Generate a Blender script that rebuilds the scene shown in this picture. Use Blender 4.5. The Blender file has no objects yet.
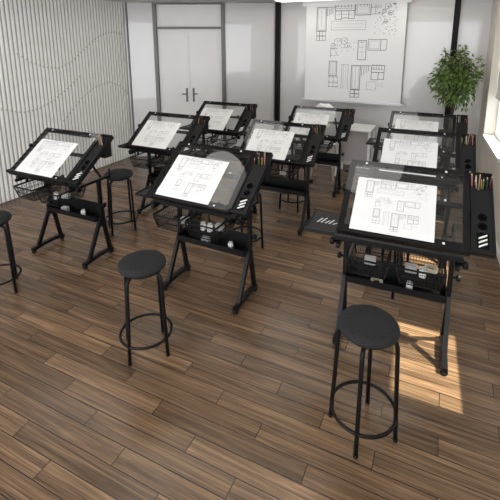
import bpy, bmesh, math, random
from mathutils import Vector, Matrix
PI = math.pi
random.seed(7)
scene = bpy.context.scene
COL = scene.collection

# ------------------------------------------------------------------ materials
def mat(name, color, rough=0.5, metal=0.0, spec=0.5, emit=None, emit_strength=0.0, coat=0.0):
    m = bpy.data.materials.new(name); m.use_nodes = True
    b = m.node_tree.nodes['Principled BSDF']
    b.inputs['Base Color'].default_value = (*color, 1)
    b.inputs['Roughness'].default_value = rough
    b.inputs['Metallic'].default_value = metal
    b.inputs['Specular IOR Level'].default_value = spec
    if coat: b.inputs['Coat Weight'].default_value = coat; b.inputs['Coat Roughness'].default_value = 0.03
    if emit:
        b.inputs['Emission Color'].default_value = (*emit, 1)
        b.inputs['Emission Strength'].default_value = emit_strength
    return m

def noise_mat(name, c1, c2, scale, rough=0.6, bump=0.0, spec=0.5, stretch=(1, 1, 1), detail=4):
    m = mat(name, c1, rough, spec=spec); nt = m.node_tree; b = nt.nodes['Principled BSDF']
    tc = nt.nodes.new('ShaderNodeTexCoord'); mp = nt.nodes.new('ShaderNodeMapping')
    mp.inputs['Scale'].default_value = stretch
    n = nt.nodes.new('ShaderNodeTexNoise'); n.inputs['Scale'].default_value = scale; n.inputs['Detail'].default_value = detail
    r = nt.nodes.new('ShaderNodeValToRGB')
    r.color_ramp.elements[0].color = (*c1, 1); r.color_ramp.elements[1].color = (*c2, 1)
    r.color_ramp.elements[0].position = .35; r.color_ramp.elements[1].position = .65
    nt.links.new(tc.outputs['Object'], mp.inputs['Vector']); nt.links.new(mp.outputs['Vector'], n.inputs['Vector'])
    nt.links.new(n.outputs['Fac'], r.inputs['Fac']); nt.links.new(r.outputs['Color'], b.inputs['Base Color'])
    if bump:
        bp = nt.nodes.new('ShaderNodeBump'); bp.inputs['Strength'].default_value = bump; bp.inputs['Distance'].default_value = .004
        nt.links.new(n.outputs['Fac'], bp.inputs['Height']); nt.links.new(bp.outputs['Normal'], b.inputs['Normal'])
    return m

def glass_mat(name, tint, ior=1.45):
    m = bpy.data.materials.new(name); m.use_nodes = True; nt = m.node_tree
    for n in list(nt.nodes): nt.nodes.remove(n)
    out = nt.nodes.new('ShaderNodeOutputMaterial'); mix = nt.nodes.new('ShaderNodeMixShader')
    tr = nt.nodes.new('ShaderNodeBsdfTransparent'); gl = nt.nodes.new('ShaderNodeBsdfGlossy'); fr = nt.nodes.new('ShaderNodeFresnel')
    tr.inputs['Color'].default_value = (*tint, 1); gl.inputs['Roughness'].default_value = 0.005
    fr.inputs['IOR'].default_value = ior
    ge = nt.nodes.new('ShaderNodeNewGeometry'); mp = nt.nodes.new('ShaderNodeMapRange')
    mp.inputs['To Min'].default_value = ior; mp.inputs['To Max'].default_value = 1 / ior    # thin sheet: same reflectance from both faces
    nt.links.new(ge.outputs['Backfacing'], mp.inputs['Value']); nt.links.new(mp.outputs['Result'], fr.inputs['IOR'])
    nt.links.new(fr.outputs['Fac'], mix.inputs['Fac']); nt.links.new(tr.outputs[0], mix.inputs[1]); nt.links.new(gl.outputs[0], mix.inputs[2])
    nt.links.new(mix.outputs[0], out.inputs['Surface'])
    return m

def floor_mat():
    m = mat('walnut_planks', (.1, .06, .04), .3, spec=.5); nt = m.node_tree; b = nt.nodes['Principled BSDF']; L = nt.links
    N = lambda t: nt.nodes.new(t)
    def M(op, a, c=None, d=None):
        n = N('ShaderNodeMath'); n.operation = op
        for i, v in enumerate((a, c, d)):
            if v is None: continue
            if isinstance(v, (int, float)): n.inputs[i].default_value = v
            else: L.new(v, n.inputs[i])
        return n.outputs[0]
    tc = N('ShaderNodeTexCoord'); sx = N('ShaderNodeSeparateXYZ'); L.new(tc.outputs['Object'], sx.inputs[0])
    X, Y = sx.outputs['X'], sx.outputs['Y']
    v = M('DIVIDE', M('SUBTRACT', Y, 1.302), .106); row = M('FLOOR', v); fv = M('SUBTRACT', v, row)
    u = M('DIVIDE', M('ADD', M('ADD', X, .76), M('MULTIPLY', row, .3)), .9); col = M('FLOOR', u); fu = M('SUBTRACT', u, col)
    cv = N('ShaderNodeCombineXYZ'); L.new(row, cv.inputs[0]); L.new(col, cv.inputs[1])
    wn = N('ShaderNodeTexWhiteNoise'); wn.noise_dimensions = '2D'; L.new(cv.outputs[0], wn.inputs['Vector'])
    # grain coordinates, shifted per plank
    gx = M('ADD', M('MULTIPLY', X, 1.0), M('MULTIPLY', wn.outputs['Value'], 37.0))
    gy = M('ADD', M('MULTIPLY', Y, 30.0), M('MULTIPLY', wn.outputs['Value'], 91.0))
    gc = N('ShaderNodeCombineXYZ'); L.new(gx, gc.inputs[0]); L.new(gy, gc.inputs[1])
    n1 = N('ShaderNodeTexNoise'); n1.inputs['Scale'].default_value = 1.0; n1.inputs['Detail'].default_value = 5; n1.inputs['Roughness'].default_value = .6; n1.inputs['Distortion'].default_value = 1.2
    L.new(gc.outputs[0], n1.inputs['Vector'])
    gc2 = N('ShaderNodeCombineXYZ'); L.new(M('MULTIPLY', gx, 3.0), gc2.inputs[0]); L.new(M('MULTIPLY', gy, 6.0), gc2.inputs[1])
    n2 = N('ShaderNodeTexNoise'); n2.inputs['Scale'].default_value = 1.0; n2.inputs['Detail'].default_value = 3
    L.new(gc2.outputs[0], n2.inputs['Vector'])
    r1 = N('ShaderNodeValToRGB'); e = r1.color_ramp.elements
    e[0].position = .31; e[0].color = (.030, .0165, .0085, 1); e[1].position = .71; e[1].color = (.31, .195, .105, 1)
    k = e.new(.5); k.color = (.132, .079, .044, 1)
    f = M('ADD', M('MULTIPLY', n1.outputs['Fac'], .62), M('MULTIPLY', n2.outputs['Fac'], .38)); L.new(f, r1.inputs['Fac'])
    # plank tone
    tone = M('ADD', M('MULTIPLY', wn.outputs['Value'], .55), .72)
    mx = N('ShaderNodeMix'); mx.data_type = 'RGBA'; mx.blend_type = 'MULTIPLY'; mx.inputs[0].default_value = 1
    tcx = N('ShaderNodeCombineXYZ')
    for i in range(3): L.new(tone, tcx.inputs[i])
    L.new(r1.outputs['Color'], mx.inputs[6]); L.new(tcx.outputs[0], mx.inputs[7])
    # seams
    ev = M('MULTIPLY', M('MINIMUM', fv, M('SUBTRACT', 1.0, fv)), .106)
    eu = M('MULTIPLY', M('MINIMUM', fu, M('SUBTRACT', 1.0, fu)), .9)
    seam = M('LESS_THAN', M('MINIMUM', ev, eu), .0021)
    mx2 = N('ShaderNodeMix'); mx2.data_type = 'RGBA'; L.new(seam, mx2.inputs[0]); L.new(mx.outputs[2], mx2.inputs[6]); mx2.inputs[7].default_value = (.012, .008, .006, 1)
    L.new(mx2.outputs[2], b.inputs['Base Color'])
    rg = M('ADD', M('MULTIPLY', n1.outputs['Fac'], .14), .17); L.new(rg, b.inputs['Roughness'])
    bp = N('ShaderNodeBump'); bp.inputs['Strength'].default_value = .15; bp.inputs['Distance'].default_value = .002
    L.new(M('SUBTRACT', n2.outputs['Fac'], seam), bp.inputs['Height']); L.new(bp.outputs['Normal'], b.inputs['Normal'])
    return m

BLACK = mat('black_powder_coat', (.0045, .0045, .005), .4, spec=.2)
BLACKG = mat('black_gloss_frame', (.0045, .0045, .005), .02, spec=.4)
BLACK2 = mat('black_tray_plastic', (.009, .0092, .010), .5, spec=.2)
HOLE = mat('deep_black', (.003, .003, .003), .7, spec=.1)
WIRE = mat('black_wire', (.006, .006, .006), .45, spec=.2)
WHITEMARK = mat('white_slot_bars', (.8, .8, .76), .5)
BOLT = mat('bright_bolt', (.75, .75, .75), .3, metal=.3)
TGLASS = glass_mat('table_glass', (.95, .965, .96), 1.52)
WGLASS = glass_mat('window_glass', (.9, .93, .95), 1.45)
PAPER = noise_mat('drawing_paper', (.70, .70, .70), (.73, .73, .73), 6, .7, spec=.2)
INK = mat('grey_ink', (.24, .25, .27), .7)
INKS = mat('dark_ink', (.15, .155, .17), .7)
SEAT = noise_mat('charcoal_fabric', (.016, .0165, .018), (.026, .0265, .028), 90, .85, .3, spec=.15)
FLOOR = floor_mat()
CEIL = noise_mat('ceiling_paint', (.62, .61, .60), (.65, .64, .63), 3, .9)
SLAT = noise_mat('slat_white', (.90, .89, .88), (.92, .91, .90), 5, .4)
SLATBACK = mat('slat_gap_shade_grey', (.46, .45, .44), .7)  # grey backing, its colour darkened to paint in the shade between slats
PANEL = mat('pale_grey_back_painted_glass', (.57, .56, .555), .3, coat=1.0)
DOORW = noise_mat('door_white', (.74, .725, .715), (.76, .745, .735), 4, .35)
STEEL = mat('brushed_grey_steel', (.11, .108, .10), .4, metal=.3)
HANDLE = mat('dark_steel_handle', (.12, .12, .12), .3, metal=.8)
POST = mat('black_post', (.005, .005, .005), .5, spec=.15)
CREAM = noise_mat('cream_plaster', (.68, .63, .56), (.72, .67, .6), 4, .8)
WALLR = noise_mat('greige_wall_paint', (.42, .39, .35), (.45, .42, .38), 3, .8)
SILL = mat('white_sill', (.82, .82, .81), .4)
BLIND = noise_mat('white_blind_cloth', (.78, .77, .76), (.82, .81, .8), 60, .9)
SCREENW = mat('matte_screen_white', (.79, .79, .79), .8)
ALU = mat('pale_aluminium', (.6, .6, .6), .4, metal=.4)
LAMP = mat('lamp_diffuser', (.9, .9, .9), .5, emit=(1, .97, .93), emit_strength=2.2)
RIM = mat('lamp_rim_white', (.75, .75, .75), .5)
WHITEP = mat('white_plastic', (.82, .82, .81), .35)
DESKW = noise_mat('white_lacquer', (.78, .77, .76), (.8, .79, .78), 3, .35)
DESKG = mat('grey_modesty_panel', (.46, .43, .42), .5)
WOOD = noise_mat('pale_wood_leg', (.5, .4, .3), (.6, .5, .38), 12, .5, stretch=(1, 1, 8))
BARK = noise_mat('dark_bark', (.03, .022, .015), (.07, .05, .035), 30, .8, .4)
POTM = noise_mat('dark_planter', (.03, .03, .03), (.045, .045, .045), 12, .6)
SOIL = noise_mat('soil', (.02, .014, .01), (.05, .035, .025), 60, .95, .5)
FACADE = noise_mat('blue_grey_facade', (.20, .22, .26), (.23, .25, .29), 1, .8)

def leaf_mat():
    m = mat('leaf_green', (.06, .12, .02), .45); nt = m.node_tree; b = nt.nodes['Principled BSDF']
    g = nt.nodes.new('ShaderNodeNewGeometry'); r = nt.nodes.new('ShaderNodeValToRGB')
    r.color_ramp.elements[0].color = (.02, .045, .006, 1); r.color_ramp.elements[1].color = (.15, .24, .045, 1)
    nt.links.new(g.outputs['Random Per Island'], r.inputs['Fac']); nt.links.new(r.outputs['Color'], b.inputs['Base Color'])
    return m
LEAF = leaf_mat()

# ------------------------------------------------------------------ mesh helpers
class MB:
    def __init__(s): s.bm = bmesh.new()
    def verts_box(s, P):
        vs = [s.bm.verts.new(p) for p in P]
        for f in ((0, 3, 2, 1), (4, 5, 6, 7), (0, 1, 5, 4), (1, 2, 6, 5), (2, 3, 7, 6), (3, 0, 4, 7)):
            s.bm.faces.new([vs[i] for i in f])
        return s
    def box(s, x0, x1, y0, y1, z0, z1, f=None):
        P = [(x0, y0, z0), (x1, y0, z0), (x1, y1, z0), (x0, y1, z0), (x0, y0, z1), (x1, y0, z1), (x1, y1, z1), (x0, y1, z1)]
        if f: P = [f(*p) for p in P]
        return s.verts_box(P)
    def bar(s, a, b, w, h=None, up=(0, 0, 1)):
        a = Vector(a); b = Vector(b); d = (b - a).normalized(); h = h or w; up = Vector(up)
        if abs(d.dot(up)) > .98: up = Vector((0, 1, 0))
        r = d.cross(up).normalized() * w / 2; u = r.normalized().cross(d).normalized() * h / 2
        return s.verts_box([a - r - u, a + r - u, b + r - u, b - r - u, a - r + u, a + r + u, b + r + u, b - r + u])
    def tube(s, pts, rad, n=8, closed=False):
        pts = [Vector(p) for p in pts]; rings = []; N = len(pts)
        prev = None
        for i, p in enumerate(pts):
            if closed: d = pts[(i + 1) % N] - pts[i - 1]
            else: d = pts[min(i + 1, N - 1)] - pts[max(i - 1, 0)]
            d.normalize()
            if prev is None:
                ref = Vector((0, 0, 1)) if abs(d.z) < .9 else Vector((1, 0, 0))
                r = d.cross(ref).normalized()
            else: r = (prev - d * prev.dot(d)).normalized()
            prev = r; u = d.cross(r)
            rr = rad[i] if isinstance(rad, (list, tuple)) else rad
            rings.append([s.bm.verts.new(p + (r * math.cos(2 * PI * k / n) + u * math.sin(2 * PI * k / n)) * rr) for k in range(n)])
        for i in range(N if closed else N - 1):
            A = rings[i]; B = rings[(i + 1) % N]
            for k in range(n):
                f = s.bm.faces.new((A[k], A[(k + 1) % n], B[(k + 1) % n], B[k])); f.smooth = True
        if not closed:
            s.bm.faces.new(rings[0][::-1]); s.bm.faces.new(rings[-1])
        return s
    def lathe(s, prof, n=32, c=(0, 0, 0), f=None, smooth=True):
        c = Vector(c); rings = []
        for r, z in prof:
            ring = []
            for k in range(n):
                p = Vector((r * math.cos(2 * PI * k / n), r * math.sin(2 * PI * k / n), z))
                p = f(p) if f else p + c
                ring.append(s.bm.verts.new(p))
            rings.append(ring)
        for A, B in zip(rings, rings[1:]):
            for k in range(n):
                fc = s.bm.faces.new((A[k], A[(k + 1) % n], B[(k + 1) % n], B[k])); fc.smooth = smooth
        s.bm.faces.new(rings[0][::-1]); s.bm.faces.new(rings[-1])
        return s
    def quad(s, *P):
        s.bm.faces.new([s.bm.verts.new(p) for p in P]); return s
    def build(s, name, m, parent=None, recalc=True, bevel=0):
        if recalc: bmesh.ops.recalc_face_normals(s.bm, faces=s.bm.faces)
        me = bpy.data.meshes.new(name); s.bm.to_mesh(me); s.bm.free()
        me.materials.append(m)
        o = bpy.data.objects.new(name, me); COL.objects.link(o)
        if parent: o.parent = parent
        if bevel:
            bv = o.modifiers.new('bevel', 'BEVEL'); bv.width = bevel; bv.segments = 2; bv.limit_method = 'ANGLE'
        return o

def tag(o, label, cat, group=None):
    o['label'] = label; o['category'] = cat
    if group: o['group'] = group
    return o
def thing(name, label, cat, loc, rz=0, group=None):
    o = bpy.data.objects.new(name, None); COL.objects.link(o); o.location = loc; o.rotation_euler = (0, 0, rz)
    o.empty_display_size = .1
    return tag(o, label, cat, group)
def struct(o): o['kind'] = 'structure'; return o
def copy_tree(o, parent=None):
    c = o.copy(); COL.objects.link(c)
    if parent: c.parent = parent
    for ch in list(o.children): copy_tree(ch, c)
    return c

# ------------------------------------------------------------------ floor plan line art (unit square, y up)
def plan_segments():
    rnd = random.Random(3); S = []
    def P(x, y): return ((x - 115) / 300.0 * .93 + .04, .043 + (305 - y) / 325.0 * 1.06)
    def ln(x0, y0, x1, y1, w=1.0): S.append((P(x0, y0), P(x1, y1), w))
    def rc(x0, y0, x1, y1, w=1.0):
        ln(x0, y0, x1, y0, w); ln(x1, y0, x1, y1, w); ln(x1, y1, x0, y1, w); ln(x0, y1, x0, y0, w)
    def dash(x0, y0, x1, y1, w=.7, step=7):
        n = max(1, int(math.hypot(x1 - x0, y1 - y0) / step))
        for i in range(n):
            a, b = i / n, (i + .55) / n
            ln(x0 + (x1 - x0) * a, y0 + (y1 - y0) * a, x0 + (x1 - x0) * b, y0 + (y1 - y0) * b, w)
    def drc(x0, y0, x1, y1, w=.7):
        dash(x0, y0, x1, y0, w); dash(x1, y0, x1, y1, w); dash(x1, y1, x0, y1, w); dash(x0, y1, x0, y0, w)
    # upper building
    rc(140, 22, 172, 95, 1.3); rc(144, 26, 168, 91, .5); dash(156, 34, 156, 84, .8)
    for gx in (140, 151, 161):
        for gy in (96, 111): rc(gx, gy, gx + 10, gy + 14, .8)
    ln(172, 22, 205, 22, 1.1); ln(172, 27, 200, 27, .5)
    for k in range(4): ln(175 + k * 6, 27, 175 + k * 6, 48 - k * 3, .9); ln(175 + k * 6, 48 - k * 3, 179 + k * 6, 48 - k * 3, .6)
    rc(202, 12, 265, 34, 1.2); rc(202, 34, 222, 60, 1); rc(222, 34, 246, 56, 1); rc(246, 34, 264, 58, 1)
    dash(206, 20, 260, 20, .9); dash(206, 27, 260, 27, .9); dash(206, 45, 260, 45, .7)
    for k in range(5): ln(210 + k * 11, 12, 210 + k * 11, 24, .7)
    rc(268, 12, 316, 48, 1.2); rc(273, 17, 311, 43, .5)
    for k in range(3): ln(284 + k * 10, 12, 284 + k * 10, 22, .7)
    dash(318, 12, 352, 12, 1.2, 6); dash(318, 26, 350, 26, 1, 6); dash(318, 46, 345, 46, 1, 6); ln(330, 12, 330, 46, .6)
    # pergola
    drc(190, 65, 302, 92, .8); dash(196, 74, 296, 74, .5, 5); dash(196, 84, 296, 84, .5, 5)
    # trees
    def tree(cx, cy, r):
        for k in range(14):
            a = k * 2 * PI / 14; b = a + .32
            ln(cx + r * math.cos(a), cy + r * math.sin(a), cx + r * math.cos(b), cy + r * math.sin(b), .6)
        for k in range(6):
            a = rnd.random() * 6.28; q = r * .7 * rnd.random(); ln(cx + q * math.cos(a), cy + q * math.sin(a), cx + q * math.cos(a) + 2.5, cy + q * math.sin(a) + 1.5, .7)
    for t in ((368, 24, 9), (376, 44, 7), (358, 38, 6), (364, 68, 6), (214, 130, 12), (236, 126, 11), (198, 142, 8), (245, 140, 8), (388, 18, 4)): tree(*t)
    for k in range(80):
        x, y = rnd.uniform(330, 398), rnd.uniform(14, 108); ln(x, y, x + 2.2, y + 1.2, .8)
    for k in range(16):
        x, y = rnd.uniform(188, 275), rnd.uniform(112, 162); ln(x, y, x + 2, y + 1, .8)
    # middle left
    dash(190, 150, 215, 150, 1.1, 6); ln(190, 150, 190, 178, .9); ln(207, 158, 215, 172, .8); dash(192, 172, 212, 172, .8)
    rc(187, 190, 213, 236, 1.2); rc(191, 195, 209, 231, .5); dash(200, 200, 200, 228, .7)
    for gy in (240, 258, 272): dash(187, gy, 220, gy, 1.2, 9)
    for gx in (188, 203, 218): dash(gx, 240, gx, 278, .9, 8)
    ln(230, 200, 230, 278, .6); ln(236, 200, 236, 278, .5); ln(252, 200, 252, 278, .6); ln(230, 200, 252, 200, .6); dash(244, 204, 244, 276, .5)
    # middle right
    rc(281, 125, 307, 184, 1.2); dash(285, 145, 303, 145, .7, 4); dash(285, 160, 303, 160, .5, 4); dash(285, 130, 303, 130, 1, 5); dash(294, 128, 294, 180, .5)
    rc(313, 122, 352, 154, 1.0); drc(318, 127, 347, 149, .5); dash(352, 122, 371, 122, 1.3, 6); dash(352, 154, 371, 154, 1.3, 6); dash(371, 122, 371, 154, 1, 6)
    # lower right building
    rc(263, 202, 292, 278, 1.3); rc(267, 206, 288, 274, .5); dash(277, 210, 277, 270, .7)
    for gx in (262, 277):
        for gy in (280, 292): rc(gx, gy, gx + 14, gy + 11, .9)
    ln(292, 202, 324, 202, 1.1)
    for k in range(4): ln(297 + k * 7, 204, 297 + k * 7, 232 - k * 5, .9); ln(297 + k * 7, 232 - k * 5, 302 + k * 7, 232 - k * 5, .6)
    rc(328, 200, 368, 222, 1.2); rc(328, 222, 350, 245, 1.1); rc(350, 222, 368, 243, 1.0)
    for k in range(4): ln(335 + k * 8, 200, 335 + k * 8, 214, .8)
    dash(330, 212, 366, 212, .9)
    drc(315, 252, 345, 277, .7); dash(350, 256, 370, 256, .5); dash(350, 264, 370, 264, .5)
    return S
PLAN = plan_segments()
def plan_mesh(name, w, h, lw, m, parent, T, z=0.0):
    """line art on a w x h sheet; T maps (x, y, lift) to a point"""
    mb = MB()
    for k, (a, b, t) in enumerate(PLAN):
        ax, ay, bx, by = a[0] * w, a[1] * h, b[0] * w, b[1] * h
        dx, dy = bx - ax, by - ay; l = math.hypot(dx, dy) or 1e-6
        nx, ny = -dy / l * lw * t / 2, dx / l * lw * t / 2; ex, ey = dx / l * lw * t * .4, dy / l * lw * t * .4
        zz = z + .00001 * (k % 7)
        mb.quad(T(ax + nx - ex, ay + ny - ey, zz), T(ax - nx - ex, ay - ny - ey, zz), T(bx - nx + ex, by - ny + ey, zz), T(bx + nx + ex, by + ny + ey, zz))
    return mb.build(name, m, parent, recalc=False)

# ------------------------------------------------------------------ room shell
CZ = 2.75
WX = lambda y: .647 - .0437 * (y - 4.3)         # inner face of the window wall
A = Vector((-5.1, 5.68, 0)); B = Vector((-2.72, 6.8, 0)); BY = 6.8

struct(MB().box(-5.4, 1.4, -2.2, 7.2, -.06, 0).build('floor', FLOOR))
cm = MB(); x0, x1 = WX(-2.2) + .26, WX(7.2) + .26
cm.verts_box([(-5.4, -2.2, CZ), (x0, -2.2, CZ), (x1, 7.2, CZ), (-5.4, 7.2, CZ), (-5.4, -2.2, CZ + .1), (x0, -2.2, CZ + .1), (x1, 7.2, CZ + .1), (-5.4, 7.2, CZ + .1)])
struct(cm.build('ceiling', CEIL))

# slatted side wall: backing board plus vertical slats whose edge is notched along three flowing curves
mb = MB(); mb.box(-5.3, -5.16, -1.4, 5.85, 0, CZ)
back = mb
wl = struct(back.build('wall_left', SLATBACK))
mb = MB()
WAVES = [[(3.6, 1.95), (3.79, 1.82), (4.0, 1.74), (4.23, 1.71), (4.45, 1.78), (4.69, 1.95), (4.95, 2.13), (5.18, 2.22), (5.38, 2.25), (5.61, 2.22)],
         [(2.9, 1.42), (3.27, 1.25), (3.6, 1.15), (3.83, 1.16), (4.1, 1.25), (4.37, 1.41), (4.65, 1.6)],
         [(4.2, .9), (4.61, 1.23), (4.92, 1.38), (5.23, 1.42), (5.46, 1.33), (5.66, 1.16)]]
def curves(y):
    r = []
    for wv in WAVES:
        for (ya, za), (yb, zb) in zip(wv, wv[1:]):
            if ya <= y < yb: r.append(za + (zb - za) * (y - ya) / (yb - ya))
    return r
y = -1.2; pitch = .061
while y < 5.64:
    zc = sorted(curves(y)); w = .030
    prof = [(0.012, -5.138)]
    for c in zc:
        prof += [(c - .013, -5.138), (c - .011, -5.156), (c + .011, -5.156), (c + .013, -5.138)]
    prof.append((CZ, -5.138))
    for (z0, x0), (z1, x1) in zip(prof, prof[1:]):
        # tapered slat: narrow nose, wide root
        P = [(-5.162, y - w / 2, z0), (x0, y - w / 2 * .72, z0), (x0, y + w / 2 * .72, z0), (-5.162, y + w / 2, z0),
             (-5.162, y - w / 2, z1), (x1, y - w / 2 * .72, z1), (x1, y + w / 2 * .72, z1), (-5.162, y + w / 2, z1)]
        mb.verts_box(P)
    y += pitch
sl = mb.build('slats', SLAT, wl)

# angled glazed wall with the double door
u = (B - A).normalized(); nrm = Vector((u.y, -u.x, 0)); LEN = (B - A).length
def W(d, o, z): return A + u * d + nrm * o + Vector((0, 0, z))
def wbox(mb, d0, d1, o0, o1, z0, z1):
    return mb.verts_box([W(d0, o1, z0), W(d1, o1, z0), W(d1, o0, z0), W(d0, o0, z0), W(d0, o1, z1), W(d1, o1, z1), W(d1, o0, z1), W(d0, o0, z1)])
struct(wbox(wbox(wbox(MB(), -.15, .46, -.16, -.02, 0, CZ), 1.7, LEN + .05, -.16, -.02, 0, CZ), .46, 1.7, -.16, -.10, 0, CZ).build('wall_corner', PANEL))
struct(wbox(MB(), .02, .45, -.02, 0.0, .0, 2.735).build('wall_glass_panel', PANEL))
struct(wbox(MB(), 1.72, LEN - .06, -.02, 0.0, .0, 2.735).build('wall_glass_panel', PANEL))
struct(wbox(MB(), -.01, .015, -.02, .02, 0, CZ).build('trim_1', STEEL))
dm = MB()
wbox(dm, .455, .515, -.1, .035, 0, 2.72); wbox(dm, 1.64, 1.705, -.1, .035, 0, 2.72); wbox(dm, .455, 1.705, -.1, .035, 2.72, CZ); wbox(dm, .515, 1.64, -.1, .03, 2.31, 2.345)
door = struct(dm.build('door_1', STEEL))
wbox(MB(), .515, 1.64, -.1, -.03, 2.345, 2.72).build('transom_panel', DOORW, door)
mid = 1.062
for d0, d1, hd in ((.518, mid - .0015, mid - .06), (mid + .0015, 1.637, mid + .06)):
    lf = wbox(MB(), d0, d1, -.07, -.02, .005, 2.305).build('door_leaf', DOORW, door)
    hm = MB(); wbox(hm, hd - .018, hd + .018, -.02, -.012, 1.02, 1.27)
    sgn = -1 if hd < mid else 1
    hm.tube([W(hd, -.015, 1.17), W(hd, .04, 1.17)], .011); hm.tube([W(hd, .04, 1.17), W(hd + sgn * .08, .04, 1.17)], .011)
    hm.tube([W(hd, -.014, 1.06), W(hd, .0, 1.06)], .014)
    hm.build('door_handle', HANDLE, lf)

# straight back wall, two black posts
struct(MB().box(B.x - .1, 1.0, BY, BY + .14, 0, CZ).build('wall_back', PANEL))
for (px, n) in ((B.x + .02, 2), (.095, 3)):
    struct(MB().box(px - .04, px + .04, BY - .07, BY, 0, CZ).build('trim_%d' % n, POST))

# window wall
def rw(mb, y0, y1, o0, o1, z0, z1):      # o: distance behind the inner face
    return mb.verts_box([(WX(y0) + o0, y0, z0), (WX(y0) + o1, y0, z0), (WX(y1) + o1, y1, z0), (WX(y1) + o0, y1, z0),
                         (WX(y0) + o0, y0, z1), (WX(y0) + o1, y0, z1), (WX(y1) + o1, y1, z1), (WX(y1) + o0, y1, z1)])
SZ = .85; TH = .26
win = [(1, 4.93, 6.24, 1.38), (2, 2.225, 3.0, 1.80), (3, 3.42, 4.42, 1.80)]
mb = MB()
rw(mb, -2.2, 2.225, 0, TH, 0, CZ); rw(mb, 3.0, 3.42, 0, TH, 0, CZ); rw(mb, 4.42, 4.93, 0, TH, 0, CZ); rw(mb, 6.24, 6.82, 0, TH, 0, CZ)
for _, y0, y1, _b in win: rw(mb, y0, y1, 0, TH, 0, SZ - .03); rw(mb, y0, y1, 0, TH, 2.6, CZ)
struct(mb.build('wall_right', CREAM))
struct(rw(MB(), -2.2, 6.8, -.012, 0, 0, .08).build('baseboard_right', SILL))
for n, y0, y1, bz in win:
    fm = MB(); o0, o1 = .135, .185
    rw(fm, y0, y0 + .05, o0, o1, SZ, 2.6); rw(fm, y1 - .05, y1, o0, o1, SZ, 2.6); rw(fm, y0 + .05, y1 - .05, o0, o1, SZ, SZ + .05); rw(fm, y0 + .05, y1 - .05, o0, o1, 2.55, 2.6)
    wf = struct(fm.build('window_%d' % n, SILL))
    rw(MB(), y0 + .05, y1 - .05, .157, .163, SZ + .05, 2.55).build('pane', WGLASS, wf)
    rw(MB(), y0, y1, -.012, .135, SZ - .03, SZ).build('window_sill', SILL, wf)
    bl = MB(); rw(bl, y0 + .015, y1 - .015, .092, .095, bz, 2.56)
    blind = bl.build('roller_blind', BLIND)
    hb = MB(); rw(hb, y0 + .012, y1 - .012, .085, .102, bz - .02, bz); hb.build('hem_bar', ALU, blind)
    rl = MB(); rl.tube([(WX(y0 + .01) + .082, y0 + .01, 2.575), (WX(y1 - .01) + .082, y1 - .01, 2.575)], .024, 12); rl.build('roller', ALU, blind)
    tag(blind, ['white roller blind half lowered in the window near the plant', 'white roller blind of the nearest window, outside the right edge of the photo', 'white roller blind of the middle window, outside the right edge of the photo'][n - 1], 'blind', 'roller blinds')
struct(MB().box(7.0, 7.3, -4, 14, -3, 3.0).build('wall_outside', FACADE))

# ------------------------------------------------------------------ projection screen
sy = BY - .14; sx0, sx1, sz0 = -2.155, -.585, 1.105
scr = thing('projection_screen', 'large white pull-down screen with a floor plan on the back wall', 'screen', ((sx0 + sx1) / 2, sy, sz0))
hw = (sx1 - sx0) / 2
MB().box(-hw, hw, 0, .004, .02, 1.56).build('screen_cloth', SCREENW, scr)
MB().box(-hw - .05, hw + .05, -.012, .018, 0, .03).build('bottom_bar', ALU, scr)
MB().box(-hw - .06, hw + .06, -.03, .06, 1.56, 1.64).build('roller_case', WHITEP, scr)
for bx in (-hw + .1, hw - .1): MB().box(bx - .015, bx + .015, .06, .1405, 1.57, 1.63).build('wall_bracket', ALU, scr)
plan_mesh('drawing', 2 * hw, 1.56, .0085, INKS, scr, lambda x, y, z: (x - hw, -.0015 - z, y + .02))

# ------------------------------------------------------------------ ceiling lamps
for lx, ly, r, wh in ((-.60, 2.82, .36, 'over the nearest right table'), (-2.42, 2.42, .36, 'over the middle front table'), (-2.55, 4.3, .36, 'over the second row, between middle and left tables'),
                  (-.66, 5.45, .36, 'over the back row right table'), (-2.05, 5.62, .36, 'over the back row middle table'), (-4.3, 3.0, .36, 'nearest the slatted wall'), (-.62, .5, .36, 'nearest the camera on the right'), (-3.0, .4, .36, 'nearest the camera on the left')):
    t = thing('ceiling_light', 'round white ceiling light ' + wh, 'ceiling light', (lx, ly, CZ), 0, 'round ceiling lights')
    MB().lathe([(r + .02, 0), (r + .02, -.05), (r, -.05), (r, -.02)], 40).build('rim', RIM, t)
    MB().lathe([(r - .001, -.022), (r - .001, -.042)], 40).build('diffuser', LAMP, t)

STRIP = mat('strip_diffuser', (.9, .9, .9), .5, emit=(1, .93, .82), emit_strength=3.3)
for xa, xb, ly, wh in ((-2.5, -1.5, 6.25, 'left of the screen'), (-.9, .1, 6.25, 'right of the screen'), (-4.4, .2, 4.62, 'added as fill above the aisle before the back row'), (-4.4, .3, 3.16, 'added as fill above the aisle before the second row'), (-4.4, .4, 1.45, 'added as fill above the stools of the front row')):  # aisle and front-row strips are added fill to brighten the room
    t = thing('linear_light', 'long narrow ceiling light ' + wh, 'ceiling light', ((xa + xb) / 2, ly, CZ), 0, 'linear ceiling lights')
    h = (xb - xa) / 2
    MB().box(-h, h, -.16, .16, -.03, 0).build('housing', RIM, t)
    MB().box(-h + .01, h - .01, -.15, .15, -.034, -.0301).build('diffuser', STRIP, t)

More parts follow.
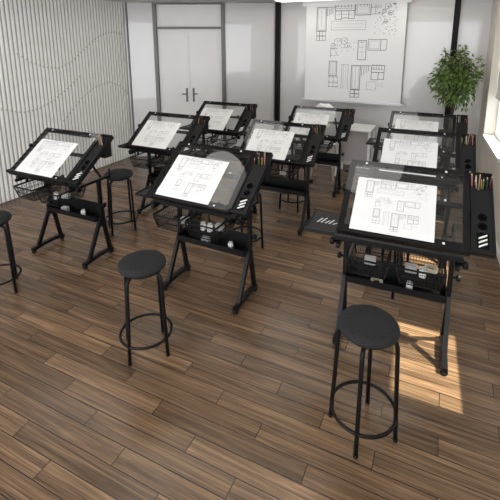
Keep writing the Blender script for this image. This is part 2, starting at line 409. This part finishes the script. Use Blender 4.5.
# ------------------------------------------------------------------ drafting table
CA, SA = .805, .593
def P(x, s, n): return (x, -.325 + CA * s - SA * n, .915 + SA * s + CA * n)
SL = .556
def ring_cell(mb, x0, x1, s0, s1, cx, cs, r, n, depth):
    N = 32; out = []; inn = []; low = []
    for k in range(N):
        a = 2 * PI * k / N + PI / 4; c, sn = math.cos(a), math.sin(a)
        t = 1 / max(abs(c), abs(sn))
        ox = cx + c * t * (x1 - x0) / 2; os = cs + sn * t * (s1 - s0) / 2
        out.append(mb.bm.verts.new(P(ox, os, n))); inn.append(mb.bm.verts.new(P(cx + c * r, cs + sn * r, n))); low.append(mb.bm.verts.new(P(cx + c * r, cs + sn * r, n - depth)))
    for k in range(N):
        j = (k + 1) % N
        mb.bm.faces.new((out[k], out[j], inn[j], inn[k])); mb.bm.faces.new((inn[k], inn[j], low[j], low[k]))
def drafting_table():
    t = thing('drafting_table', '', 'drafting table', (0, 0, 0), 0, 'glass-top drafting tables')
    top = []
    f = MB()
    f.box(-.35, -.312, 0, SL, -.032, -.0005, P); f.box(.362, .40, 0, SL, -.032, -.0005, P)
    f.box(-.312, .362, 0, .045, -.032, -.0005, P); f.box(-.312, .362, .518, SL, -.032, -.0005, P)
    top.append(f.build('top_frame', BLACKG, t, bevel=.0015))
    top.append(MB().box(-.3118, .3618, .0452, .5178, -.0065, -.0005, P).build('glass_panel', TGLASS, t))
    top.append(MB().box(-.35, .40, -.014, -.001, -.034, .012, P).build('paper_stop', BLACK, t, bevel=.003))
    c = MB(); c.box(-.365, -.3505, .30, .335, -.03, .008, P); top.append(c.build('edge_clip', BLACK, t))
    top.append(MB().box(-.34, .39, .30, .33, -.052, -.0335, P).build('cross_bar', BLACK, t))
    a = MB()
    for x in (-.24, .262):
        a = MB(); a.box(x - .012, x + .012, .01, .085, -.05, -.033, P); top.append(a.build('hinge_plate', BLACK, t))
    for x in (-.24, .262):
        for s in (.022, .316, .534):
            fn = lambda p, x=x, s=s: Vector(P(x + p.x, s + p.y, p.z - .0006))
            top.append(MB().lathe([(.0075, 0), (.0075, .003), (.005, .0045)], 12, f=fn).build('bolt', BOLT, t))
    # side tray
    tr = MB(); x0, x1 = .403, .525
    tr.box(x0, x0 + .006, 0, SL, -.034, .006, P); tr.box(x1 - .006, x1, 0, SL, -.034, .006, P)
    tr.box(x0 + .006, x1 - .006, 0, .008, -.034, .006, P); tr.box(x0 + .006, x1 - .006, SL - .008, SL, -.034, .006, P)
    xa, xb = x0 + .006, x1 - .006; cx = (xa + xb) / 2
    def plate(s0, s1): tr.box(xa, xb, s0, s1, -.012, -.004, P)
    plate(.008, .03); plate(.135, .145); plate(.265, .425)
    plate2 = [(.145, .205), (.205, .265)]
    for s0, s1 in plate2: ring_cell(tr, xa, xb, s0, s1, cx, (s0 + s1) / 2, .026, -.004, .03)
    tr.box(xa, xa + .022, .03, .135, -.012, -.004, P); tr.box(xb - .022, xb, .03, .135, -.012, -.004, P)
    tray = tr.build('side_tray', BLACK2, t); top.append(tray)
    hb = MB()
    for s0, s1 in plate2:
        fn = lambda p, s=(s0 + s1) / 2: Vector(P(cx + p.x, s + p.y, p.z))
        hb.lathe([(.0275, -.04), (.0275, -.034)], 24, f=fn)
    hb.build('cup_bottom', HOLE, tray)
    MB().box(xa + .022, xb - .022, .03, .135, -.02, -.014, P).build('slot_panel', HOLE, tray)
    wm = MB()
    for k in range(3):
        s = .052 + k * .026
        wm.verts_box([P(cx - .022, s - .012, -.013), P(cx + .022, s + .014, -.013), P(cx + .022, s + .022, -.013), P(cx - .022, s - .004, -.013),
                      P(cx - .022, s - .012, -.004), P(cx + .022, s + .014, -.004), P(cx + .022, s + .022, -.004), P(cx - .022, s - .004, -.004)])
    wm.build('slot_bars', WHITEMARK, tray)
    cup = MB(); y0, y1 = .022, .105; z0, z1 = 1.055, 1.225
    cup.box(xa, xb, y0, y0 + .004, z0, z1 - .055); cup.box(xa, xb, y1 - .004, y1, z0, z1); cup.box(xa, xa + .004, y0 + .004, y1 - .004, z0, z1 - .04)
    cup.box(xb - .004, xb, y0 + .004, y1 - .004, z0, z1 - .04); cup.box(xa, xb, y0, y1, z0 - .004, z0)
    cup.build('pencil_cup', BLACK2, tray)
    # folding side wing on the left
    wg = MB(); wg.box(-.60, -.356, -.19, .13, .826, .842); wg.box(-.60, -.356, -.19, -.182, .842, .85); wg.box(-.60, -.592, -.182, .13, .842, .85)
    wing = wg.build('side_wing', BLACK2, t, bevel=.002); top.append(wing)
    ws = MB()
    for k in range(5):
        x = -.545 + k * .028
        l = (.075, .085, .05, .07, .03)[k]
        ws.verts_box([(x, -.05, .8422), (x + .009, -.05, .8422), (x + .024 + .009, -.05 + l, .8422), (x + .024, -.05 + l, .8422),
                      (x, -.05, .8438), (x + .009, -.05, .8438), (x + .024 + .009, -.05 + l, .8438), (x + .024, -.05 + l, .8438)])
    ws.build('slot_bars', WHITEMARK, wing)
    MB().bar((-.36, -.02, .812), (-.56, -.02, .815), .03, .02).build('wing_bracket', BLACK, t)
    # rails
    rr = MB(); rr.box(-.385, .385, -.215, -.18, .815, .848); top.append(rr.build('pivot_rail', BLACK, t, bevel=.003))
    for sx in (-1, 1):
        x = sx * .35
        MB().box(x - .013, x + .013, -.27, .215, .787, .812).build('side_rail', BLACK, t, bevel=.003)
        MB().lathe([(.011, .775), (.011, .868), (.008, .872)], 12, c=(x, .222, 0)).build('rail_pin', BLACK, t)
        st = MB(); st.bar((sx * .29, .16, .80), P(sx * .29, .34, -.06), .022, .016); st.bar((sx * .35, .16, .80), (sx * .28, .16, .80), .02)
        st.build('tilt_strut', BLACK, t)
        fn = lambda p, x=x, sx=sx: Vector((x + sx * (.012 + p.z), -.2 + p.x, .80 + p.y))
        MB().lathe([(.008, 0), (.008, .02), (.024, .022), (.026, .045), (.02, .05)], 16, f=fn).build('clamp_knob', BLACK, t)
        lg = MB(); lg.box(x - .015, x + .015, .06, .095, .33, .80)
        lg.build('upright', BLACK, t, bevel=.003)
        for ya, yb in ((-.115, .062), (.155, .088)):
            MB().bar((x, ya, .05), (x, yb, .41), .034, .028, up=(1, 0, 0)).build('leg', BLACK, t)
        fb = MB(); N = 10
        top_l = []; pr = []
        for k in range(N + 1):
            y = -.185 + .37 * k / N; z = .024 + .012 * math.sin(PI * k / N); pr.append((y, z))
        for (ya, za), (yb, zb) in zip(pr, pr[1:]):
            fb.verts_box([(x - .019, ya, za), (x + .019, ya, za), (x + .019, yb, zb), (x - .019, yb, zb), (x - .019, ya, za + .03), (x + .019, ya, za + .03), (x + .019, yb, zb + .03), (x - .019, yb, zb + .03)])
        bmesh.ops.remove_doubles(fb.bm, verts=fb.bm.verts, dist=1e-5)
        foot = fb.build('foot_bar', BLACK, t)
        for y in (-.168, .168):
            MB().lathe([(.02, 0), (.024, .006), (.024, .018), (.012, .024)], 16, c=(x, y, 0)).build('glide', BLACK, foot)
        fn = lambda p, x=x, sx=sx: Vector((x + sx * (.014 + p.z), .078 + p.x, .55 + p.y))
        MB().lathe([(.008, 0), (.008, .018), (.022, .02), (.024, .04), (.018, .046)], 16, f=fn).build('height_knob', BLACK, t)
    pn = MB(); pn.box(-.333, .333, .012, .018, .385, .432); pn.box(-.333, .333, .13, .136, .385, .53); pn.box(-.333, .333, .018, .13, .385, .391)
    pn.box(-.336, -.330, .012, .136, .385, .45); pn.box(.330, .336, .012, .136, .385, .45)
    pn.build('storage_trough', BLACK, t)
    # wire baskets under the top
    for bx0, bx1 in ((-.285, -.025), (.02, .29)):
        w = MB(); y0, y1, zt, zb, tp = -.335, -.02, .772, .662, .025
        b = [(bx0 + tp, y0 + tp, zb), (bx1 - tp, y0 + tp, zb), (bx1 - tp, y1 - tp, zb), (bx0 + tp, y1 - tp, zb)]
        tt = [(bx0, y0, zt), (bx1, y0, zt), (bx1, y1, zt), (bx0, y1, zt)]
        for q, rad in ((b, .004), (tt, .0065)):
            for i in range(4): w.tube([q[i], q[(i + 1) % 4]], rad, 6)
        for i in range(4): w.tube([tt[i], b[i]], .0055, 6)
        mid4 = [tuple((Vector(tt[i]) + Vector(b[i])) / 2) for i in range(4)]
        for i in range(4): w.tube([mid4[i], mid4[(i + 1) % 4]], .003, 6)
        bk = w.build('wire_basket', WIRE, t)
        g = MB()
        def grid(p00, p10, p11, p01, nu, nv, th=.0010):
            p00, p10, p11, p01 = map(Vector, (p00, p10, p11, p01))
            for i in range(1, nu):
                k = i / nu; g.bar(p00.lerp(p10, k), p01.lerp(p11, k), th * 2)
            for j in range(1, nv):
                k = j / nv; g.bar(p00.lerp(p01, k), p10.lerp(p11, k), th * 2)
        for i in range(4): grid(b[i], b[(i + 1) % 4], tt[(i + 1) % 4], tt[i], 13, 5)
        grid(b[0], b[1], b[2], b[3], 11, 12)
        g.build('mesh_wires', WIRE, bk)
        for x in (bx0, bx1):
            h = MB(); h.tube([(x, -.33, .778), (x, -.02, .778)], .005, 6); h.bar((x, -.197, .775), (x, -.197, .82), .014, .02)
            h.build('basket_runner', WIRE, bk)
    return t, top

def stool():
    t = thing('stool', '', 'stool', (0, 0, 0), 0, 'round black stools')
    R = .154
    prof = [(R - .02, .626), (R, .634)] + [(R + .004 * math.sin(PI * k / 6), .634 + .022 * k / 6) for k in range(1, 7)]
    prof += [(R - .008, .667), (R - .022, .673), (R - .06, .677), (.05, .6785), (.012, .679)]
    MB().lathe(prof, 48).build('seat', SEAT, t)
    MB().lathe([(R - .022, .612), (R - .022, .6265)], 40).build('seat_plate', BLACK, t)
    for k in range(4):
        a = k * PI / 2; c, s = math.cos(a), math.sin(a)
        pts = [(.06, .610), (.10, .609), (.128, .603), (.145, .588), (.151, .567), (.153, .54), (.165, .26), (.176, .012)]
        MB().tube([(r * c, r * s, z) for r, z in pts], .0118, 10).build('leg', BLACK, t)
    N = 48; r = .172
    MB().tube([(r * math.cos(2 * PI * k / N), r * math.sin(2 * PI * k / N), .135) for k in range(N)], .0095, 8, closed=True).build('foot_ring', BLACK, t)
    for k in range(4):
        a = k * PI / 2
        MB().lathe([(.0135, 0), (.0135, .014)], 12, c=(.1765 * math.cos(a), .1765 * math.sin(a), 0)).build('foot_cap', BLACK, t)
    return t

def sheet():
    root = MB().box(-.275, .212, .016, .412, .0002, .0012, P).build('blueprint_sheet', PAPER)
    plan_mesh('drawing', .47, .38, .0025, INK, root, lambda x, y, z: P(x - .27, y + .024, .0016 + z))
    return root

TABLES = [  # key, x, y, rz, dz, short place used in labels, full label
    ('T1', .158 - .35, 2.69, .035, .036, 'nearest right table', 'nearest glass-top drafting table on the right, its foot in the sunlight patch'),
    ('T4', -1.328 - .35, 2.682, -.03, .012, 'middle front table', 'black glass-top drafting table in the middle of the front row'),
    ('T5', -2.922 - .35, 2.65, .0, -.002, 'front left table', 'black glass-top drafting table at the front left, nearest the slatted wall'),
    ('T8', .143 - .35, 4.07, .02, .0, 'second right table', 'glass-top drafting table directly behind the nearest right table'),
    ('T3', -1.30 - .35, 4.14, .0, -.045, 'second row middle table', 'glass-top drafting table in the middle of the second row, behind the middle front table'),
    ('T2', -2.60 - .35, 3.85, .0, .0, 'second row left table', 'glass-top drafting table of the second row between the slatted wall and middle front table'),
    ('T9', .128 - .35, 5.27, .0, -.015, 'back right table', 'glass-top drafting table at the back right, next to the plant'),
    ('T7', -1.236 - .35, 5.40, .0, -.055, 'back middle table', 'glass-top drafting table at the back, below the left half of the screen'),
    ('T6', -2.54 - .35, 5.04, .0, -.02, 'back left table', 'glass-top drafting table at the back, in front of the double door'),
]
tab0, top0 = drafting_table()
topnames = {o.name for o in top0}
sh0 = sheet()
st0 = stool()
STOOLS = {'T1': (-.247, 1.935, 0, 'round black stool in front of the nearest right table, closest to the camera'),
          'T4': (-1.725, 1.92, 0, 'round black stool in front of the middle front table, standing clear on the floor'),
          'T5': (-3.33, 1.93, .15, 'round black stool cut off by the left edge of the photo'),
          'T2': (-3.20, 3.28, .1, 'round black stool between the front left table and the slatted wall'),
          'T3': (-1.73, 3.50, .2, 'round black stool seen through the glass of the middle front table'),
          'T8': (-.30, 3.38, .4, 'round black stool hidden behind the sheet of the nearest right table'),
          'T6': (-2.88, 4.30, .5, 'round black stool in front of the back left table'),
          'T7': (-1.63, 4.66, .7, 'round black stool behind the second row middle table'),
          'T9': (-.30, 4.55, .3, 'round black stool between the second right and back right tables')}
PCOL = {'red': (.16, .012, .012), 'yellow': (.38, .25, .04), 'green': (.05, .14, .03), 'white': (.6, .57, .5), 'black': (.01, .01, .01), 'brown': (.09, .035, .018), 'pink': (.32, .12, .12), 'tan': (.3, .2, .1)}
PM = {k: mat('pencil_' + k, v, .45) for k, v in PCOL.items()}
PW = mat('pencil_wood', (.55, .38, .22), .6)
LEAD = mat('pencil_lead', (.02, .02, .02), .5)
def pencil(colname, L):
    root = MB().lathe([(.0036, 0), (.0036, L - .016)], 6, smooth=False).build('pencil', PM[colname])
    MB().lathe([(.0036, L - .016), (.0016, L - .003)], 6).build('sharpened_tip', PW, root)
    MB().lathe([(.0016, L - .003), (.0003, L)], 6).build('lead', LEAD, root)
    return root
PROTO = {c: pencil(c, .165 + .008 * i) for i, c in enumerate(PCOL)}
PUSED = set()
GREYB = mat('pale_grey_card', (.42, .42, .43), .6)
def box_item(): return MB().box(-.035, .035, -.022, .022, 0, .05).build('small_box', GREYB, bevel=.003)
def jar_item():
    r = MB().lathe([(.02, 0), (.022, .003), (.022, .045), (.016, .05)], 16).build('paint_jar', WHITEP)
    MB().lathe([(.018, .0502), (.018, .062)], 16).build('lid', ALU, r); return r
def tape_item():
    m = MB(); N = 28
    pr = [(.028, 0), (.042, 0), (.042, .02), (.028, .02)]
    rings = [[m.bm.verts.new((r * math.cos(2 * PI * k / N), r * math.sin(2 * PI * k / N), z)) for k in range(N)] for r, z in pr]
    for i in range(4):
        for k in range(N): m.bm.faces.new((rings[i][k], rings[i][(k + 1) % N], rings[(i + 1) % 4][(k + 1) % N], rings[(i + 1) % 4][k]))
    return m.build('tape_roll', mat('tape_cream', (.6, .55, .42), .6))
ITEMS = [box_item(), jar_item(), tape_item()]
IUSED = set()
ILAB = [('small pale grey box', 'box'), ('white grey-lidded jar', 'jar'), ('roll of cream tape', 'tape')]
NPEN = {'T1': 8, 'T4': 7, 'T5': 6, 'T8': 7, 'T3': 6, 'T9': 6, 'T2': 4, 'T7': 5, 'T6': 4}
first = True
for key, x, y, rz, dz, short, label in TABLES:
    if first: t = tab0
    else: t = copy_tree(tab0)
    t.location = (x, y, 0); t.rotation_euler = (0, 0, rz); t['label'] = label
    M = Matrix.Translation((x, y, 0)) @ Matrix.Rotation(rz, 4, 'Z')
    TABLE_T = t
    for ch in t.children:
        if ch.name.split('.')[0] in ('top_frame', 'glass_panel', 'paper_stop', 'edge_clip', 'cross_bar', 'hinge_plate', 'bolt', 'side_tray'):
            ch.location = (0, 0, dz)
    if first: s = sh0
    else: s = copy_tree(sh0)
    s.matrix_world = M @ Matrix.Translation((0, 0, dz)); s.location = M @ Vector((0, 0, dz)); s.rotation_euler = (0, 0, rz)
    tag(s, 'white floor plan sheet lying on the glass of the ' + short, 'paper sheet', 'floor plan sheets')
    if first: q = st0
    else: q = copy_tree(st0)
    sx, sy_, sr, sl = STOOLS[key]
    q.location = (sx, sy_, 0); q.rotation_euler = (0, 0, sr); q['label'] = sl
    # pencils in the tray cup
    cols = list(PCOL); random.shuffle(cols)
    for k in range(NPEN[key]):
        c = cols[k]
        if c in PUSED: p = copy_tree(PROTO[c])
        else: p = PROTO[c]; PUSED.add(c)
        kx, ky = k % 4, k // 4
        base = Vector((.4225 + kx * .028, .036 + ky * .04, 1.0555 + dz))
        base.x = .424 + kx * .026 + random.uniform(-.002, .002)
        tip = base + Vector((random.uniform(-.024, .024), random.uniform(-.03, .012), .2))
        d = (M.to_3x3() @ (tip - base)).normalized()
        p.location = M @ base; p.rotation_euler = d.to_track_quat('Z', 'Y').to_euler()
        tag(p, c + ' pencil in the tray cup of the ' + short, 'pencil', 'pencils in the cup of the ' + short)
    # things in the baskets and trough
    spots = {'T1': [(0, .10, -.17, .668), (1, .17, -.2, .668), (2, .22, -.1, .668), (0, -.15, -.17, .668), (1, .1, .075, .3915), (2, -.12, .075, .3915)],
             'T4': [(1, .09, -.2, .668), (1, .15, -.2, .668), (0, .21, -.15, .668), (0, -.1, -.17, .668), (0, -.08, .075, .3915), (1, .17, .075, .3915)],
             'T5': [(1, .1, -.2, .668), (0, .17, -.15, .668), (0, -.14, .075, .3915), (1, .11, .075, .3915)],
             'T3': [(1, -.12, -.2, .668), (0, .14, -.17, .668)], 'T2': [(0, .12, -.17, .668)], 'T6': [(0, .12, -.17, .668)],
             'T7': [(0, .1, -.17, .668), (1, -.15, -.2, .668)]}.get(key, [])
    cnt = {}
    for kind, ix, iy, iz in spots:
        if kind in IUSED: o = copy_tree(ITEMS[kind])
        else: o = ITEMS[kind]; IUSED.add(kind)
        o.location = M @ Vector((ix, iy, iz)); o.rotation_euler = (0, 0, random.uniform(-.25, .25))
        where = 'trough' if iz < .5 else ('left wire basket' if ix < 0 else 'right wire basket')
        n = cnt[(kind, where)] = cnt.get((kind, where), 0) + 1
        extra = '' if n == 1 else ', further right'
        if key == 'T4' and kind == 1 and where == 'right wire basket' and n == 1: extra = ', further left'
        tag(o, ILAB[kind][0] + ' in ' + where + ' of the ' + short + extra, ILAB[kind][1], 'small supplies in the table baskets')
    first = False

# ------------------------------------------------------------------ desk and chair at the back
dk = thing('desk', 'white desk standing below the screen against the back wall', 'desk', (-1.19, 6.34, 0))
MB().box(-.28, .27, -.25, .25, .755, .785).build('desk_top', DESKW, dk, bevel=.004)
for s_, x in ((-1, -.26), (1, .225)):
    MB().box(x, x + .035, -.22, -.17, 0, .755).build('leg', DESKW, dk); MB().box(x, x + .035, .17, .22, 0, .755).build('leg', DESKW, dk)
MB().box(-.225, .225, -.15, -.135, .25, .755).build('modesty_panel', DESKG, dk)
dr = MB().box(.10, .22, -.12, .2, .42, .75).build('drawer_unit', DESKW, dk)

ch = thing('chair', 'white shell chair with pale wooden legs behind the back middle table', 'chair', (-1.54, 5.86, 0))
m = MB(); N = 14; rows = 8; V = []
for i in range(rows + 1):
    v = i / rows; z = .62 + .60 * v; hw_ = .215 * (1 - .1 * v) * math.sqrt(max(0.02, 1 - max(0, (v - .55) / .47) ** 2.4))
    V.append([m.bm.verts.new((hw_ * (2 * k / N - 1), -.17 - .05 * v + .12 * abs(2 * k / N - 1) ** 2 * (1 - .4 * v), z)) for k in range(N + 1)])
for i in range(rows):
    for k in range(N):
        f = m.bm.faces.new((V[i][k], V[i][k + 1], V[i + 1][k + 1], V[i + 1][k])); f.smooth = True
o = m.build('backrest', WHITEP, ch); sd = o.modifiers.new('solid', 'SOLIDIFY'); sd.thickness = .012
MB().lathe([(.16, .585), (.2, .6), (.205, .615), (.19, .628), (.05, .622)], 32).build('seat', WHITEP, ch)
for a, b in ((-1, -1), (1, -1), (1, 1), (-1, 1)):
    MB().tube([(a * .10, b * .10, .588), (a * .19, b * .17, 0.002)], [.017, .011], 10).build('leg', WOOD, ch)
m = MB()
for a in (-1, 1): m.tube([(a * .153, -.142, .24), (a * .153, .142, .24)], .006, 8)
m.tube([(-.153, 0, .24), (.153, 0, .24)], .006, 8); m.build('stretcher', WOOD, ch)

# ------------------------------------------------------------------ ficus tree
pl = thing('potted_tree', 'leafy green ficus tree in a dark pot in front of the right black post', 'plant', (.15, 6.25, 0))
MB().lathe([(.11, 0), (.13, .02), (.165, .34), (.16, .35), (.145, .34), (.14, .30)], 32).build('pot', POTM, pl)
MB().lathe([(.142, .29), (.142, .31), (.05, .318)], 24).build('soil', SOIL, pl)
m = MB()
m.tube([(.0, 0, .29), (-.012, .01, .6), (.008, -.008, .9), (-.01, .005, 1.2), (0, 0, 1.55)], [.028, .024, .022, .02, .01], 10)
m.tube([(.02, .01, .3), (.02, -.015, .6), (-.02, .012, .9), (.015, 0, 1.2), (.03, .02, 1.5)], [.018, .016, .016, .014, .008], 8)
tips = []
rb = random.Random(5)
C0 = Vector((.0, 0, 1.60))
for k in range(22):
    th = rb.uniform(0, 2 * PI); ph = rb.uniform(-.75, 1.35)
    e = C0 + Vector((.25 * math.cos(th) * math.cos(ph), .25 * math.sin(th) * math.cos(ph), .33 * math.sin(ph)))
    s0 = Vector((0, 0, rb.uniform(1.15, 1.5))); mdl = s0.lerp(e, .5) + Vector((0, 0, .05))
    m.tube([s0, mdl, e], [.007, .005, .002], 5); tips.append((s0, mdl, e))
m.build('trunk', BARK, pl)
m = MB()
def leaf(p, d, ln_, w):
    d = d.normalized(); r = d.cross(Vector((0, 0, 1)))
    r = r.normalized() if r.length > .05 else Vector((1, 0, 0))
    n = r.cross(d); q = rb.uniform(-.9, .9); r, n = r * math.cos(q) + n * math.sin(q), n * math.cos(q) - r * math.sin(q)
    a = m.bm.verts.new(p); t_ = m.bm.verts.new(p + d * ln_ - n * ln_ * .12)
    mid1 = m.bm.verts.new(p + d * ln_ * .45 + n * ln_ * .06)
    l = m.bm.verts.new(p + d * ln_ * .4 + r * w + n * .004); R_ = m.bm.verts.new(p + d * ln_ * .4 - r * w + n * .004)
    m.bm.faces.new((a, mid1, l)); m.bm.faces.new((mid1, t_, l)); m.bm.faces.new((a, R_, mid1)); m.bm.faces.new((mid1, R_, t_))
for k in range(2000):
    th = rb.uniform(0, 2 * PI); cz = rb.uniform(-1, 1); rr_ = rb.random() ** .42
    s_ = math.sqrt(1 - cz * cz)
    bump = 1 + .16 * math.sin(3 * th + 2.3 * cz * 2) + .10 * math.sin(7 * th - 5 * cz)
    p = C0 + Vector((.295 * s_ * math.cos(th), .29 * s_ * math.sin(th), .375 * cz)) * rr_ * bump
    d = (p - C0) * .9 + Vector((rb.uniform(-.3, .3), rb.uniform(-.3, .3), rb.uniform(-.45, .1)))
    leaf(p, d, rb.uniform(.045, .08), rb.uniform(.013, .02))
m.build('foliage', LEAF, pl, recalc=False)

# ------------------------------------------------------------------ light, world, camera
w = bpy.data.worlds.new('sky'); scene.world = w; w.use_nodes = True
bg = w.node_tree.nodes['Background']; bg.inputs['Color'].default_value = (.93, .96, 1.0, 1); bg.inputs['Strength'].default_value = 5.0
sun = bpy.data.lights.new('sun', 'SUN'); sun.energy = 21.0; sun.angle = math.radians(1.2); sun.color = (1, .91, .73)
so = bpy.data.objects.new('sun', sun); COL.objects.link(so)
el = math.radians(61.5); az = math.radians(1.0)
dirv = Vector((-math.cos(el) * math.cos(az), -math.cos(el) * math.sin(az), -math.sin(el)))
so.rotation_euler = dirv.to_track_quat('-Z', 'Y').to_euler(); so.location = (4, 2, 6)

cam = bpy.data.cameras.new('camera'); co = bpy.data.objects.new('camera', cam); COL.objects.link(co); scene.camera = co
co.location = (0, 0, 2.1); co.rotation_euler = (PI / 2 - .2071, 0, .4311)
cam.sensor_width = 36; cam.lens = 405.95 / 500 * 36; cam.shift_x = -(256.55 - 250) / 500; cam.shift_y = (126.36 - 250) / 500
cam.clip_start = .02
vs = scene.view_settings; vs.view_transform = 'Standard'; vs.look = 'None'; vs.gamma = 1; vs.exposure = 0.0; vs.use_curve_mapping = False
scene.cycles.transparent_max_bounces = 16; scene.cycles.max_bounces = 10
